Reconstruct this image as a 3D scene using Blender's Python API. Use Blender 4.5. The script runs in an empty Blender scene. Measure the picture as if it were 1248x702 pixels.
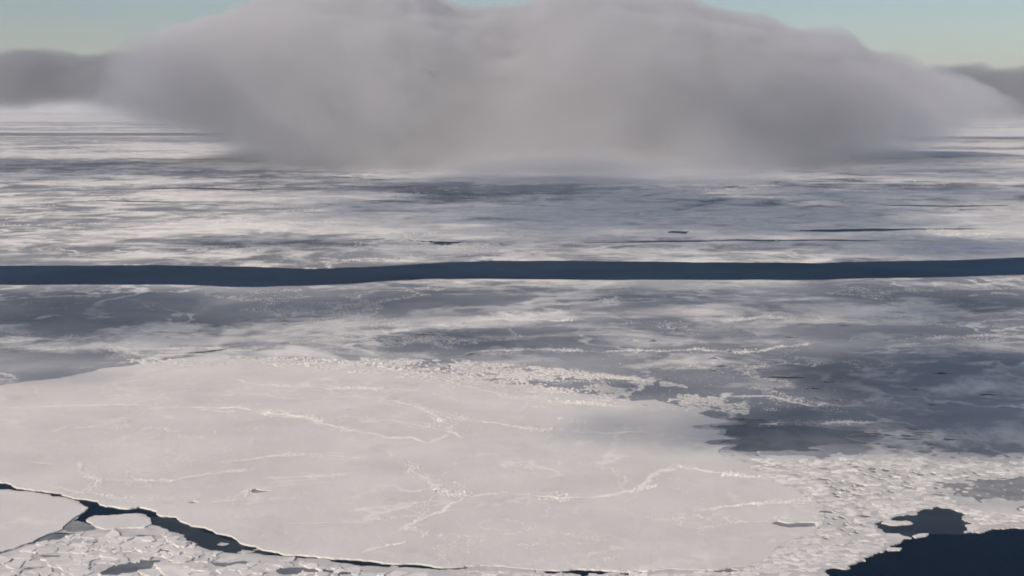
import bpy, math, random
import numpy as np
from mathutils import Vector
from mathutils.geometry import delaunay_2d_cdt

random.seed(7)
rng = np.random.default_rng(11)
scene = bpy.context.scene
col = scene.collection
R = math.radians

# ------------------------------------------------------------------ camera
F = 1714.0                 # focal length in pixels of a 1248 px wide frame
CAM_H = 300.0              # metres above the sea
HORIZON = 131.0            # row of the horizon
PITCH = math.atan((351.0 - HORIZON) / F)
cam_data = bpy.data.cameras.new('camera')
cam_data.sensor_width = 36.0
cam_data.lens = 36.0 * F / 1248.0
cam_data.clip_start = 1.0
cam_data.clip_end = 600000.0
cam = bpy.data.objects.new('camera', cam_data)
col.objects.link(cam)
cam.location = (0, 0, CAM_H)
cam.rotation_euler = (R(90) - PITCH, 0, 0)
scene.camera = cam

# ------------------------------------------------------------------ sky and sun
SUN_EL, SUN_AZ = 29.0, -140.0       # azimuth measured from the view direction, to the left
world = bpy.data.worlds.new('World')
scene.world = world
world.use_nodes = True
wn = world.node_tree
wn.nodes.clear()
sky = wn.nodes.new('ShaderNodeTexSky')
sky.sky_type = 'NISHITA'
sky.sun_disc = False
sky.sun_elevation = R(SUN_EL)
sky.sun_rotation = R(SUN_AZ)
sky.altitude = 300.0
sky.air_density = 1.0
sky.dust_density = .9
sky.ozone_density = 2.4
bg = wn.nodes.new('ShaderNodeBackground')
bg.inputs['Strength'].default_value = 0.078
wo = wn.nodes.new('ShaderNodeOutputWorld')
wn.links.new(sky.outputs[0], bg.inputs[0])
wn.links.new(bg.outputs[0], wo.inputs[0])

sun_dir = Vector((math.sin(R(SUN_AZ)) * math.cos(R(SUN_EL)), math.cos(R(SUN_AZ)) * math.cos(R(SUN_EL)), math.sin(R(SUN_EL))))
sun_data = bpy.data.lights.new('sun', 'SUN')
sun_data.energy = 4.55
sun_data.angle = R(0.53)
sun_data.color = (1.0, 0.85, 0.71)
sun = bpy.data.objects.new('sun', sun_data)
col.objects.link(sun)
sun.rotation_euler = sun_dir.to_track_quat('Z', 'Y').to_euler()

vs = scene.view_settings
vs.view_transform = 'Standard'
vs.look = 'None'
vs.exposure = 0.0
vs.gamma = 1.0
vs.use_curve_mapping = False

cy = scene.cycles
cy.max_bounces = 4
cy.diffuse_bounces = 1
cy.glossy_bounces = 2
cy.use_adaptive_sampling = True
cy.adaptive_threshold = .03
cy.adaptive_min_samples = 24
cy.transparent_max_bounces = 64
cy.volume_bounces = 2
cy.use_denoising = True
cy.filter_width = 1.9
cy.caustics_reflective = False
cy.caustics_refractive = False

# ------------------------------------------------------------------ helpers
cp, sp = math.cos(PITCH), math.sin(PITCH)
def W(px, py, z=0.0):
    """point of the horizontal plane z that the pixel (px, py) of the photograph shows"""
    u, v = (px - 624.0) / F, (351.0 - py) / F
    dx, dy, dz = u, cp + v * sp, -sp + v * cp
    t = (z - CAM_H) / dz
    return (dx * t, dy * t)
def WL(pts, z=0.0):
    return [W(x, y, z) for x, y in pts]
def px_of(x, y, z=0.0):
    dz = z - CAM_H
    depth = y * cp - dz * sp
    return 624.0 + F * x / depth, 351.0 - F * (y * sp + dz * cp) / depth

def tag(o, label=None, cat=None, group=None, kind=None):
    if label: o['label'] = label
    if cat: o['category'] = cat
    if group: o['group'] = group
    if kind: o['kind'] = kind
    return o

def mesh_obj(name, verts, faces, mat, parent=None, smooth=False):
    me = bpy.data.meshes.new(name)
    me.from_pydata(verts, [], faces)
    me.update()
    if smooth:
        me.polygons.foreach_set('use_smooth', [True] * len(me.polygons))
    if mat: me.materials.append(mat)
    o = bpy.data.objects.new(name, me)
    col.objects.link(o)
    if parent: o.parent = parent
    return o

def np_mesh_obj(name, v, tris, mat, smooth=False):
    v = np.asarray(v, np.float32); tris = np.asarray(tris, np.int32)
    k = tris.shape[1]
    me = bpy.data.meshes.new(name)
    me.vertices.add(len(v)); me.vertices.foreach_set('co', v.ravel())
    me.loops.add(tris.size); me.loops.foreach_set('vertex_index', tris.ravel())
    me.polygons.add(len(tris))
    me.polygons.foreach_set('loop_start', np.arange(len(tris), dtype=np.int32) * k)
    me.polygons.foreach_set('use_smooth', np.full(len(tris), smooth))
    me.update(calc_edges=True); me.validate()
    if mat: me.materials.append(mat)
    o = bpy.data.objects.new(name, me)
    col.objects.link(o)
    return o

_tab = np.random.default_rng(5).random((256, 256))
def vnoise(x, y):
    xi, yi = np.floor(x).astype(int), np.floor(y).astype(int)
    fx, fy = x - xi, y - yi
    fx, fy = fx * fx * (3 - 2 * fx), fy * fy * (3 - 2 * fy)
    a, b = _tab[xi & 255, yi & 255], _tab[(xi + 1) & 255, yi & 255]
    c, d = _tab[xi & 255, (yi + 1) & 255], _tab[(xi + 1) & 255, (yi + 1) & 255]
    return (a * (1 - fx) + b * fx) * (1 - fy) + (c * (1 - fx) + d * fx) * fy
def fbm(x, y, size, octaves=5, seed=0, gain=0.5):
    x = np.asarray(x, float) / size + 17.3 * seed; y = np.asarray(y, float) / size + 9.7 * seed
    s, a, t = 0.0, 1.0, 0.0
    for k in range(octaves):
        s = s + a * vnoise(x + 31.7 * k, y - 11.9 * k); t += a
        a *= gain; x = x * 2.03; y = y * 2.03
    return s / t          # 0..1, mean 0.5

def rough(poly, amp=0.13, minlen=6.0, closed=True, rnd=random):
    """fractal midpoint displacement of a polygon in world metres"""
    out = []
    n = len(poly)
    def rec(a, b):
        dx, dy = b[0] - a[0], b[1] - a[1]
        L = math.hypot(dx, dy)
        if L < minlen:
            out.append(a); return
        t = 0.5 + rnd.uniform(-.12, .12)
        d = rnd.uniform(-amp, amp)
        m = (a[0] + dx * t - dy * d, a[1] + dy * t + dx * d)
        rec(a, m); rec(m, b)
    for i in range(n if closed else n - 1):
        rec(poly[i], poly[(i + 1) % n])
    if not closed: out.append(poly[-1])
    return out

def plate(name, outer, ztop, zbot, mat, holes=(), parent=None, ramp=0.0):
    """slab of ice with true edges; holes are openings down to what lies below"""
    loops = [outer] + list(holes)
    ox, oy = outer[0]
    pts, edges = [], []
    for lp in loops:
        b0, m = len(pts), len(lp)
        pts += [Vector((x - ox, y - oy)) for x, y in lp]
        edges += [(b0 + i, b0 + (i + 1) % m) for i in range(m)]
    vo, eo, fo, ov, oe, of = delaunay_2d_cdt(pts, edges, [], 0, 1e-4)
    P2 = np.array([(v.x, v.y) for v in vo]); T = np.array([tuple(f) for f in fo])
    ctr = P2[T].mean(1)
    A = np.array([(pts[i].x, pts[i].y) for i, j in edges]); B = np.array([(pts[j].x, pts[j].y) for i, j in edges])
    keep = np.zeros(len(ctr), bool)
    for k in range(0, len(ctr), 2000):                      # even-odd rule, so openings stay open
        c = ctr[k:k + 2000]
        st = (A[None, :, 1] > c[:, None, 1]) != (B[None, :, 1] > c[:, None, 1])
        with np.errstate(divide='ignore', invalid='ignore'):
            xi = (B[:, 0] - A[:, 0])[None] * (c[:, None, 1] - A[None, :, 1]) / (B[:, 1] - A[:, 1])[None] + A[None, :, 0]
        keep[k:k + 2000] = ((st & (c[:, None, 0] < xi)).sum(1) % 2) == 1
    T = T[keep]
    e1, e2 = P2[T[:, 1]] - P2[T[:, 0]], P2[T[:, 2]] - P2[T[:, 0]]
    cr = e1[:, 0] * e2[:, 1] - e1[:, 1] * e2[:, 0]
    T[cr < 0] = T[cr < 0][:, ::-1]
    n = len(P2)
    verts = [(x + ox, y + oy, ztop) for x, y in P2] + [(x + ox, y + oy, zbot) for x, y in P2]
    faces = [tuple(int(q) for q in t) for t in T]
    border = {}
    for t in faces:
        for i in range(3):
            a, b = t[i], t[(i + 1) % 3]
            if (b, a) in border: del border[(b, a)]
            else: border[(a, b)] = 1
    faces += [(b, a, a + n, b + n) for a, b in border]
    return mesh_obj(name, verts, faces, mat, parent)

def strip_px(pts, half, seed=0, minlen=8.0, amp=.1, z=1.0):
    """narrow opening along a line of pixels (half width in pixel rows), tapered at both ends"""
    rnd = random.Random(seed)
    up, dn = [], []
    n = len(pts)
    for i, (x, y) in enumerate(pts):
        w = half * (0.12 if i in (0, n - 1) else rnd.uniform(.65, 1.25))
        up.append((x, y - w)); dn.append((x, y + w))
    return rough(WL(up + dn[::-1], z), amp, minlen, rnd=rnd)

def clip(poly, px, py, nx, ny):
    out = []
    n = len(poly)
    for i in range(n):
        a, b = poly[i], poly[(i + 1) % n]
        da = (a[0]-px)*nx + (a[1]-py)*ny
        db = (b[0]-px)*nx + (b[1]-py)*ny
        if da <= 0: out.append(a)
        if (da < 0 < db) or (db < 0 < da):
            t = da / (da - db)
            out.append((a[0]+(b[0]-a[0])*t, a[1]+(b[1]-a[1])*t))
    return out
def voronoi(sites, size, k=16):
    S = np.array(sites)
    cells = []
    for i, s in enumerate(S):
        d2 = ((S - s) ** 2).sum(1)
        nb = np.argsort(d2)[1:k + 1]
        r = size * 1.6
        c = [(s[0]-r, s[1]-r), (s[0]+r, s[1]-r), (s[0]+r, s[1]+r), (s[0]-r, s[1]+r)]
        for j in nb:
            q = S[j]
            c = clip(c, (s[0]+q[0])/2, (s[1]+q[1])/2, q[0]-s[0], q[1]-s[1])
            if len(c) < 3: break
        cells.append(c)
    return cells
def inside(p, poly):
    x, y = p; r = False; n = len(poly); j = n - 1
    for i in range(n):
        xi, yi = poly[i]; xj, yj = poly[j]
        if (yi > y) != (yj > y) and x < (xj - xi) * (y - yi) / (yj - yi) + xi: r = not r
        j = i
    return r
def sites_in(poly, size, rnd, jitter=.55, margin=0.0):
    xs = [p[0] for p in poly]; ys = [p[1] for p in poly]
    out = []
    ny = int((max(ys) - min(ys)) / size) + 2
    nx = int((max(xs) - min(xs)) / size) + 2
    for j in range(-1, ny):
        for i in range(-1, nx):
            p = (min(xs) + (i + .5 * (j % 2) + rnd.uniform(-jitter, jitter)) * size,
                 min(ys) + (j + rnd.uniform(-jitter, jitter)) * size * .9)
            out.append(p)
    return out
def shrink(c, gap, rnd):
    cx = sum(p[0] for p in c) / len(c); cyy = sum(p[1] for p in c) / len(c)
    out = []
    for x, y in c:
        L = math.hypot(x - cx, y - cyy) + 1e-6
        f = max(.35, 1 - gap * rnd.uniform(.4, 1.6) / L)
        out.append((cx + (x - cx) * f, cyy + (y - cyy) * f))
    return out, (cx, cyy)

# ------------------------------------------------------------------ materials
def new_mat(name):
    m = bpy.data.materials.new(name); m.use_nodes = True
    nt = m.node_tree
    b = nt.nodes.get('Principled BSDF')
    return m, nt, b
def N(nt, t, **kw):
    n = nt.nodes.new(t)
    for k, v in kw.items(): setattr(n, k, v)
    return n
def noise(nt, vec, size, detail=5, rough_=.55, dist=0.0, stretch=None):
    mp = N(nt, 'ShaderNodeMapping')
    s = 1.0 / size
    mp.inputs['Scale'].default_value = (s, s, s) if stretch is None else (s * stretch[0], s * stretch[1], s)
    nt.links.new(vec, mp.inputs['Vector'])
    n = N(nt, 'ShaderNodeTexNoise')
    n.inputs['Scale'].default_value = 1.0
    n.inputs['Detail'].default_value = detail
    n.inputs['Roughness'].default_value = rough_
    n.inputs['Distortion'].default_value = dist
    nt.links.new(mp.outputs[0], n.inputs['Vector'])
    return n.outputs['Fac']
def ramp(nt, fac, stops):
    r = N(nt, 'ShaderNodeValToRGB')
    e = r.color_ramp.elements
    while len(e) < len(stops): e.new(.5)
    for el, (p, c) in zip(e, stops):
        el.position = p
        el.color = (c, c, c, 1) if isinstance(c, (int, float)) else (*c, 1)
    nt.links.new(fac, r.inputs[0])
    return r.outputs[0]
def mix(nt, fac, a, b, mode='MIX'):
    m = N(nt, 'ShaderNodeMix', data_type='RGBA', blend_type=mode)
    for s, v in (('Factor', fac), ('A', a), ('B', b)):
        i = [q for q in m.inputs if q.name == s and (q.type == 'RGBA' or s == 'Factor' and q.type == 'VALUE')][0]
        if hasattr(v, 'is_output'): nt.links.new(v, i)
        else: i.default_value = v if s == 'Factor' else (*v, 1)
    return [q for q in m.outputs if q.type == 'RGBA'][0]
def bump(nt, bsdf, h, strength, dist):
    b = N(nt, 'ShaderNodeBump')
    b.inputs['Strength'].default_value = strength
    b.inputs['Distance'].default_value = dist
    nt.links.new(h, b.inputs['Height'])
    nt.links.new(b.outputs[0], bsdf.inputs['Normal'])
def position(nt):
    return N(nt, 'ShaderNodeNewGeometry').outputs['Position']

def mat_snow(name, lo, hi, patch, patch_amt, size=60.0, vary=True):
    """snow on a floe: soft tone changes, thin-snow patches, wind ripples"""
    m, nt, b = new_mat(name)
    P = position(nt)
    f = ramp(nt, noise(nt, P, size, 6, .55), [(.33, lo), (.66, hi)])
    k = ramp(nt, noise(nt, P, size * .55, 7, .62, .4), [(.60, 0.0), (.72, patch_amt)])
    c = mix(nt, k, f, patch)
    if not vary and name == 'floe_snow':
        for sz, wd, ms, top in ((170, .016, 150, .8), (70, .02, 110, .6)):
            n0 = noise(nt, P, sz, 7, .56, .3)
            d = N(nt, 'ShaderNodeMath', operation='SUBTRACT'); nt.links.new(n0, d.inputs[0]); d.inputs[1].default_value = .5
            ab = N(nt, 'ShaderNodeMath', operation='ABSOLUTE'); nt.links.new(d.outputs[0], ab.inputs[0])
            r = N(nt, 'ShaderNodeMapRange'); r.inputs['From Min'].default_value = wd; r.inputs['From Max'].default_value = wd * .1
            nt.links.new(ab.outputs[0], r.inputs['Value'])
            e = N(nt, 'ShaderNodeMath', operation='MULTIPLY'); nt.links.new(r.outputs[0], e.inputs[0])
            nt.links.new(ramp(nt, noise(nt, P, ms, 5, .6), [(.50, 0.0), (.62, top)]), e.inputs[1])
            c = mix(nt, e.outputs[0], c, (.80, .795, .78))
    if vary:
        g = N(nt, 'ShaderNodeNewGeometry')
        v = ramp(nt, g.outputs['Random Per Island'], [(0.0, .72), (1.0, 1.12)])
        c = mix(nt, 1.0, c, v, 'MULTIPLY')
    nt.links.new(c, b.inputs['Base Color'])
    b.inputs['Roughness'].default_value = .75
    b.inputs['Specular IOR Level'].default_value = .25
    h = noise(nt, P, 14.0, 8, .62, .3, (1.0, .55))
    bump(nt, b, h, .5, 1.1)
    return m

M = {}
M['floe'] = mat_snow('floe_snow', (.595, .59, .585), (.685, .68, .67), (.47, .48, .49), .6, 90, False)
M['cake'] = mat_snow('cake_snow', (.60, .60, .60), (.80, .795, .785), (.42, .44, .46), .7, 25)
M['ridge'] = mat_snow('ridge_snow', (.74, .74, .735), (.86, .855, .84), (.66, .67, .69), .5, 12)
M['slush_light'] = mat_snow('packed_slush', (.46, .465, .47), (.60, .60, .595), (.34, .36, .38), .6, 22, False)
M['slush'] = mat_snow('slush_ice', (.17, .185, .21), (.31, .32, .335), (.46, .46, .455), .7, 18, False)

# pack ice far out: snow over grey ice in patches of every size, old ridge lines, narrow refrozen cracks
def mat_pack(name, snow_lo, snow_hi, cut, gw, g0, g1, band, bw):
    m, nt, b = new_mat(name)
    P = position(nt)
    big = noise(nt, P, 900, 10, .71, .5)
    mid = noise(nt, P, 160, 9, .71, .6)
    huge = noise(nt, P, 5200, 6, .6, .4)
    giant = noise(nt, P, 15000, 5, .6, .3)
    sg = N(nt, 'ShaderNodeMath', operation='MULTIPLY_ADD')
    nt.links.new(giant, sg.inputs[0]); sg.inputs[1].default_value = gw
    nt.links.new(huge, sg.inputs[2])
    s0 = N(nt, 'ShaderNodeMath', operation='MULTIPLY_ADD')
    nt.links.new(sg.outputs[0], s0.inputs[0]); s0.inputs[1].default_value = .7
    nt.links.new(big, s0.inputs[2])
    s = N(nt, 'ShaderNodeMath', operation='MULTIPLY_ADD')
    nt.links.new(mid, s.inputs[0]); s.inputs[1].default_value = .8
    nt.links.new(s0.outputs[0], s.inputs[2])
    k2 = N(nt, 'ShaderNodeMapRange'); k2.inputs['From Min'].default_value = cut - .065
    k2.inputs['From Max'].default_value = cut + .065
    nt.links.new(s.outputs[0], k2.inputs['Value'])
    bands = N(nt, 'ShaderNodeMath', operation='MULTIPLY_ADD')          # ice drawn out in long bands by the wind
    nt.links.new(noise(nt, P, band, 7, .62, .2, (.22, 1.0)), bands.inputs[0]); bands.inputs[1].default_value = bw
    nt.links.new(s.outputs[0], bands.inputs[2])
    s = bands
    k2.inputs['From Min'].default_value += bw * .5; k2.inputs['From Max'].default_value += bw * .5
    nt.links.new(s.outputs[0], k2.inputs['Value'])
    grey = ramp(nt, noise(nt, P, 420, 6, .6), [(.35, g0), (.65, g1)])
    snow = ramp(nt, noise(nt, P, 70, 7, .65), [(.35, snow_lo), (.65, snow_hi)])
    c = mix(nt, k2.outputs[0], grey, snow)
    # thread-like lines: pressed up snow along old joints, and refrozen cracks
    def thread(size, w, dist):
        n0 = noise(nt, P, size, 7, .58, dist)
        d = N(nt, 'ShaderNodeMath', operation='SUBTRACT'); nt.links.new(n0, d.inputs[0]); d.inputs[1].default_value = .5
        ab = N(nt, 'ShaderNodeMath', operation='ABSOLUTE'); nt.links.new(d.outputs[0], ab.inputs[0])
        r = N(nt, 'ShaderNodeMapRange'); r.inputs['From Min'].default_value = w; r.inputs['From Max'].default_value = w * .2
        nt.links.new(ab.outputs[0], r.inputs['Value'])
        return r.outputs[0]
    def mul(a, b2):
        e = N(nt, 'ShaderNodeMath', operation='MULTIPLY'); nt.links.new(a, e.inputs[0]); nt.links.new(b2, e.inputs[1]); return e.outputs[0]
    c = mix(nt, mul(thread(310, .016, .3), ramp(nt, noise(nt, P, 260, 5, .6), [(.46, 0.0), (.60, .9)])), c, (.82, .815, .80))
    c = mix(nt, mul(thread(1100, .012, .3), ramp(nt, noise(nt, P, 900, 5, .6), [(.44, 0.0), (.58, .9)])), c, (.84, .835, .82))
    c = mix(nt, mul(thread(1500, .004, .2), ramp(nt, noise(nt, P, 700, 5, .6), [(.50, 0.0), (.60, .8)])), c, (.10, .125, .16))
    nt.links.new(c, b.inputs['Base Color'])
    b.inputs['Roughness'].default_value = .75
    b.inputs['Specular IOR Level'].default_value = .2
    bump(nt, b, noise(nt, P, 26, 7, .62, .3), .6, 2.0)
    return m
M['pack_near'] = mat_pack('pack_snow_near', (.54, .545, .55), (.73, .725, .715), 1.59, 1.0, (.165, .185, .22), (.375, .395, .43), 260, .8)
M['pack_far'] = mat_pack('pack_snow_far', (.56, .565, .57), (.86, .85, .83), 1.775, 1.8, (.13, .15, .185), (.31, .325, .355), 2400, 1.2)

def mat_thin(name, lo, hi, size):
    m, nt, b = new_mat(name)
    P = position(nt)
    nt.links.new(ramp(nt, noise(nt, P, size, 7, .6, .5), [(.36, lo), (.66, hi)]), b.inputs['Base Color'])
    b.inputs['Roughness'].default_value = .5
    b.inputs['Specular IOR Level'].default_value = .2
    return m
M['thin'] = mat_thin('thin_grey_ice', (.085, .10, .125), (.20, .215, .235), 40)
M['nilas'] = mat_thin('dark_nilas', (.012, .021, .033), (.028, .040, .055), 30)

m, nt, b = new_mat('sea_water')
P = position(nt)
nt.nodes.remove(b)
wd = N(nt, 'ShaderNodeBsdfDiffuse'); wd.inputs['Color'].default_value = (.005, .0095, .019, 1)
wg = N(nt, 'ShaderNodeBsdfGlossy'); wg.inputs['Roughness'].default_value = .32
wg.inputs['Color'].default_value = (.42, .72, 1, 1)
wm = N(nt, 'ShaderNodeMixShader'); fr = N(nt, 'ShaderNodeFresnel'); fr.inputs['IOR'].default_value = 1.33
fm = N(nt, 'ShaderNodeMath', operation='MULTIPLY'); fm.inputs[1].default_value = .27
nt.links.new(fr.outputs[0], fm.inputs[0])
fw = N(nt, 'ShaderNodeMath', operation='MULTIPLY'); nt.links.new(fm.outputs[0], fw.inputs[0])
nt.links.new(ramp(nt, noise(nt, P, 420, 5, .6), [(.35, .72), (.65, 1.25)]), fw.inputs[1]); nt.links.new(fw.outputs[0], wm.inputs[0])
nt.links.new(wd.outputs[0], wm.inputs[1]); nt.links.new(wg.outputs[0], wm.inputs[2])
nt.links.new(wm.outputs[0], nt.nodes['Material Output'].inputs['Surface'])
bump(nt, wg, noise(nt, P, 7.0, 4, .6), .6, .6)
M['water'] = m

def mat_volume(name, density, color=(1, 1, 1), aniso=0.2):
    m = bpy.data.materials.new(name); m.use_nodes = True
    nt = m.node_tree; nt.nodes.clear()
    v = N(nt, 'ShaderNodeVolumePrincipled')
    v.inputs['Color'].default_value = (*color, 1)
    v.inputs['Density'].default_value = density
    v.inputs['Anisotropy'].default_value = aniso
    o = N(nt, 'ShaderNodeOutputMaterial')
    nt.links.new(v.outputs[0], o.inputs['Volume'])
    m.cycles.homogeneous_volume = True
    return m
M['deck'] = mat_volume('cloud_vapour', .012, (.97, .97, .97), .5)
M['haze'] = mat_volume('haze_air', 1.6e-5, (.97, .98, 1.0), .2)

# ------------------------------------------------------------------ sea
EXT = 150000.0
sea = mesh_obj('sea', [(-EXT, -3000, 0), (EXT, -3000, 0), (EXT, EXT, 0), (-EXT, EXT, 0)], [(0, 1, 2, 3)], M['water'])
tag(sea, 'dark blue open sea water showing in the leads and cracks', kind='structure')

# ------------------------------------------------------------------ pack ice on both sides of the wide lead
lead_up = [(-900, 319), (-500, 321), (-200, 322), (0, 323), (100, 323), (190, 322), (300, 324), (380, 327), (430, 325), (500, 322), (545, 319), (600, 317),
           (700, 317), (800, 318), (900, 319), (1000, 320), (1060, 318), (1120, 317), (1180, 316), (1248, 313), (1500, 309), (1900, 303), (2300, 300)]
lead_dn = [(-900, 345), (-500, 346), (-200, 347), (0, 347), (100, 347), (190, 347), (290, 350), (380, 348), (430, 346), (480, 342), (525, 340), (600, 340),
           (700, 341), (830, 341), (930, 341), (1010, 341), (1080, 339), (1160, 338), (1248, 335), (1500, 331), (1900, 325), (2300, 321)]
up = rough(WL(lead_up, 1.0), .055, 8, closed=False)
far_outer = up + [(EXT, up[-1][1]), (EXT, EXT), (-EXT, EXT), (-EXT, up[0][1])]
far_holes = [
    strip_px([(690, 296), (760, 295), (850, 293.6), (900, 292.2), (960, 292.6), (1050, 293.2), (1150, 292.4)], 1.05, 1),
    strip_px([(955, 281.3), (1016, 281), (1060, 280), (1119, 278.8), (1170, 278.8), (1209, 278)], 1.5, 2),
    rough(WL([(812, 283.5), (822, 281), (840, 281.5), (836, 285)], 1), .1, 8),
    rough(WL([(488, 291.5), (568, 295), (540, 299), (528, 296.5)], 1), .08, 8),
    strip_px([(200, 288), (228, 289), (258, 288.5), (300, 289.5), (330, 289)], .6, 3),
    strip_px([(170, 230), (230, 229), (300, 231), (390, 230)], .7, 5, 20),
    strip_px([(1040, 252), (1100, 250), (1170, 251), (1260, 249)], .8, 6, 20),
    strip_px([(60, 246), (130, 244.5), (200, 246), (262, 245)], .7, 8, 20),
]
far = plate('pack_ice', far_outer, 1.0, -.4, M['pack_far'], far_holes)
tag(far, 'streaky snow covered pack ice reaching from the lead to the horizon', kind='structure')

# openings of the near pack
dark_patch = rough(WL([(869, 508), (901, 509.5), (923, 510), (942, 515), (970, 517), (1010, 521), (1060, 524), (1075, 530), (1030, 532), (1056, 538), (1020, 541), (985, 545), (1002, 549), (954, 549),
                       (921, 551), (895, 550), (899, 541), (863, 540.5), (880, 537), (904, 535), (879, 530), (887, 523.5), (845, 520), (881, 518), (911, 516), (895, 512)], .9), .24, 2.5, rnd=random.Random(3))
rq = random.Random(19)
slots = []
for x_, y_, n_, w_, h_, sx, sy in ((1110, 534, 22, 20, 1.5, 70, 13), (930, 553, 12, 12, 1.0, 60, 4), (760, 474, 12, 11, .9, 80, 14), (1080, 470, 14, 22, 1.0, 150, 26), (870, 455, 10, 14, .8, 90, 12),
                                   (620, 452, 10, 8, .8, 70, 10), (1100, 402, 10, 20, .7, 140, 18), (400, 400, 8, 18, .7, 160, 18), (1180, 548, 8, 14, 1.1, 60, 5)):
    for _ in range(n_):
        x, y = x_ + rq.uniform(-sx, sx), y_ + rq.uniform(-sy, sy)
        a_, h2 = w_ * rq.uniform(.3, 1.1), h_ * rq.uniform(.5, 1.3)
        if y < 505 and x < 860 and y > 452 + max(0, x - 560) * .13: continue
        slots.append(rough(WL([(x - a_, y + .3 * h2), (x - .4 * a_, y - h2), (x + .3 * a_, y - .5 * h2), (x + a_, y - .2 * h2), (x + .5 * a_, y + .6 * h2), (x - .2 * a_, y + h2)], .9), .2, 2.5, rnd=rq))
near_holes = slots + [
    dark_patch,
    strip_px([(186, 430.5), (239, 429.5), (262, 427), (294, 423)], 1.0, 11, 5),
    strip_px([(0, 429), (22, 428.5), (40, 430)], .7, 12, 5),
    strip_px([(547, 433.5), (575, 431), (603, 428)], 1.1, 13, 4),
    strip_px([(640, 427.5), (658, 426.5), (678, 426.5)], .8, 14, 4),
    strip_px([(885, 428), (897, 428.5), (906, 427)], 1.6, 15, 4),
    strip_px([(885, 462), (930, 460), (995, 459.5)], .9, 16, 4),
    strip_px([(935, 424), (948, 422.5), (960, 423)], .9, 17, 4),
    strip_px([(762, 415), (770, 414), (778, 415)], .8, 18, 4),
    strip_px([(790, 416), (798, 415), (806, 415.5)], .9, 19, 4),
    strip_px([(862, 437), (872, 436), (880, 437)], .8, 20, 4),
    strip_px([(600, 460), (612, 458.5), (640, 461)], .9, 21, 4),
    strip_px([(855, 448), (880, 446), (900, 445)], .8, 22, 4),
]
dn = rough(WL(lead_dn, .9), .055, 7, closed=False)
near_bottom = WL([(1900, 574), (1500, 572), (1248, 570), (1100, 570), (1000, 572), (900, 565), (800, 535), (500, 520), (0, 510), (-500, 520), (-900, 530)], .9)
near = plate('pack_ice', dn + near_bottom, .9, -.4, M['pack_near'], near_holes)
tag(near, 'grey and white pack ice on the near side of the wide lead', kind='structure')

thin1 = plate('thin_ice', rough(WL([(830, 503), (900, 503), (1000, 509), (1120, 512), (1250, 520), (1250, 560), (1060, 560), (1020, 562), (890, 557), (845, 545), (835, 525)], .3), .05, 10),
              .3, -.1, M['thin'])
tag(thin1, 'dark blue grey sheet of thin ice with ragged edges, right of centre', 'thin ice')

# slush that holds the broken ice together
slush_right_px = [(850, 556), (920, 556), (1000, 560), (1060, 554), (1120, 557), (1180, 552), (1248, 560), (1500, 575), (1500, 622), (1248, 643), (1231, 642), (1202, 646), (1184, 648), (1188, 640), (1172, 632), (1179, 626), (1158, 619), (1142, 616.5), (1121, 621), (1112, 627), (1088, 631), (1066, 639),
                  (1074, 645), (1080, 652), (1099, 656), (1094, 662), (1077, 672), (1048, 677), (1055, 683), (1036, 692), (1004, 692), (985, 712), (940, 745), (540, 745), (540, 694), (620, 689), (800, 690), (860, 640), (840, 580)]
specks = []
rs = random.Random(77)
for _ in range(330):                    # small openings down to the water
    px, py = rs.uniform(880, 1240), rs.uniform(552, 690)
    if py > 575 + (1248 - px) * .42 or (px < 1003 and py > 580): continue
    if 1060 < px < 1195 and py > 612: continue
    a_, h_ = rs.uniform(3, 6) * rs.choice((.8, 1, 1, 2)), rs.uniform(.9, 2.0)
    specks.append(rough(WL([(px - a_, py), (px - .3 * a_, py - h_), (px + .5 * a_, py - .6 * h_), (px + a_, py + .2 * h_), (px + .1 * a_, py + h_)], .25), .12, 2, rnd=rs))
speck_c = [(sum(p[0] for p in q) / len(q), sum(p[1] for p in q) / len(q)) for q in specks]
nilas_px = [(1064, 639), (1075, 634), (1088, 631), (1112, 627), (1121, 621), (1142, 616.5), (1158, 619), (1179, 626), (1172, 632), (1186, 640), (1176, 653), (1131, 656), (1099, 660), (1080, 652), (1074, 645)]
grey_px = [(1146, 594), (1160, 588), (1180, 589), (1192, 583), (1225, 584), (1260, 579), (1330, 578), (1330, 608), (1262, 606), (1240, 611), (1215, 606), (1196, 613), (1182, 605), (1160, 604), (1166, 599)]
pools = [rough(WL(q, .95), .26, 2.0, rnd=random.Random(k)) for k, q in enumerate((
    grey_px, [(928, 631), (1000, 632), (1002, 645), (930, 647)], [(984, 621.5), (998, 620), (1021, 623), (1006, 626), (992, 625)], [(850, 694), (868, 690.5), (890, 691), (912, 694.5), (885, 699), (862, 698)]))]
slush_right = plate('slush_ice', rough(WL(slush_right_px, .95), .26, 2.0, rnd=random.Random(8)), .95, -.2, M['slush_light'], specks + pools)
under = plate('slush_ice', WL([(845, 545), (1250, 556), (1500, 575), (1500, 618), (1200, 630), (1110, 610), (1060, 640), (1030, 680), (960, 700), (840, 705), (850, 640)], .2), .2, -.2, M['thin'])
tag(under, 'dim grey young ice under the brash field', kind='structure')
tag(slush_right, 'grey frozen slush between the broken ice pieces on the right', kind='structure')

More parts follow.
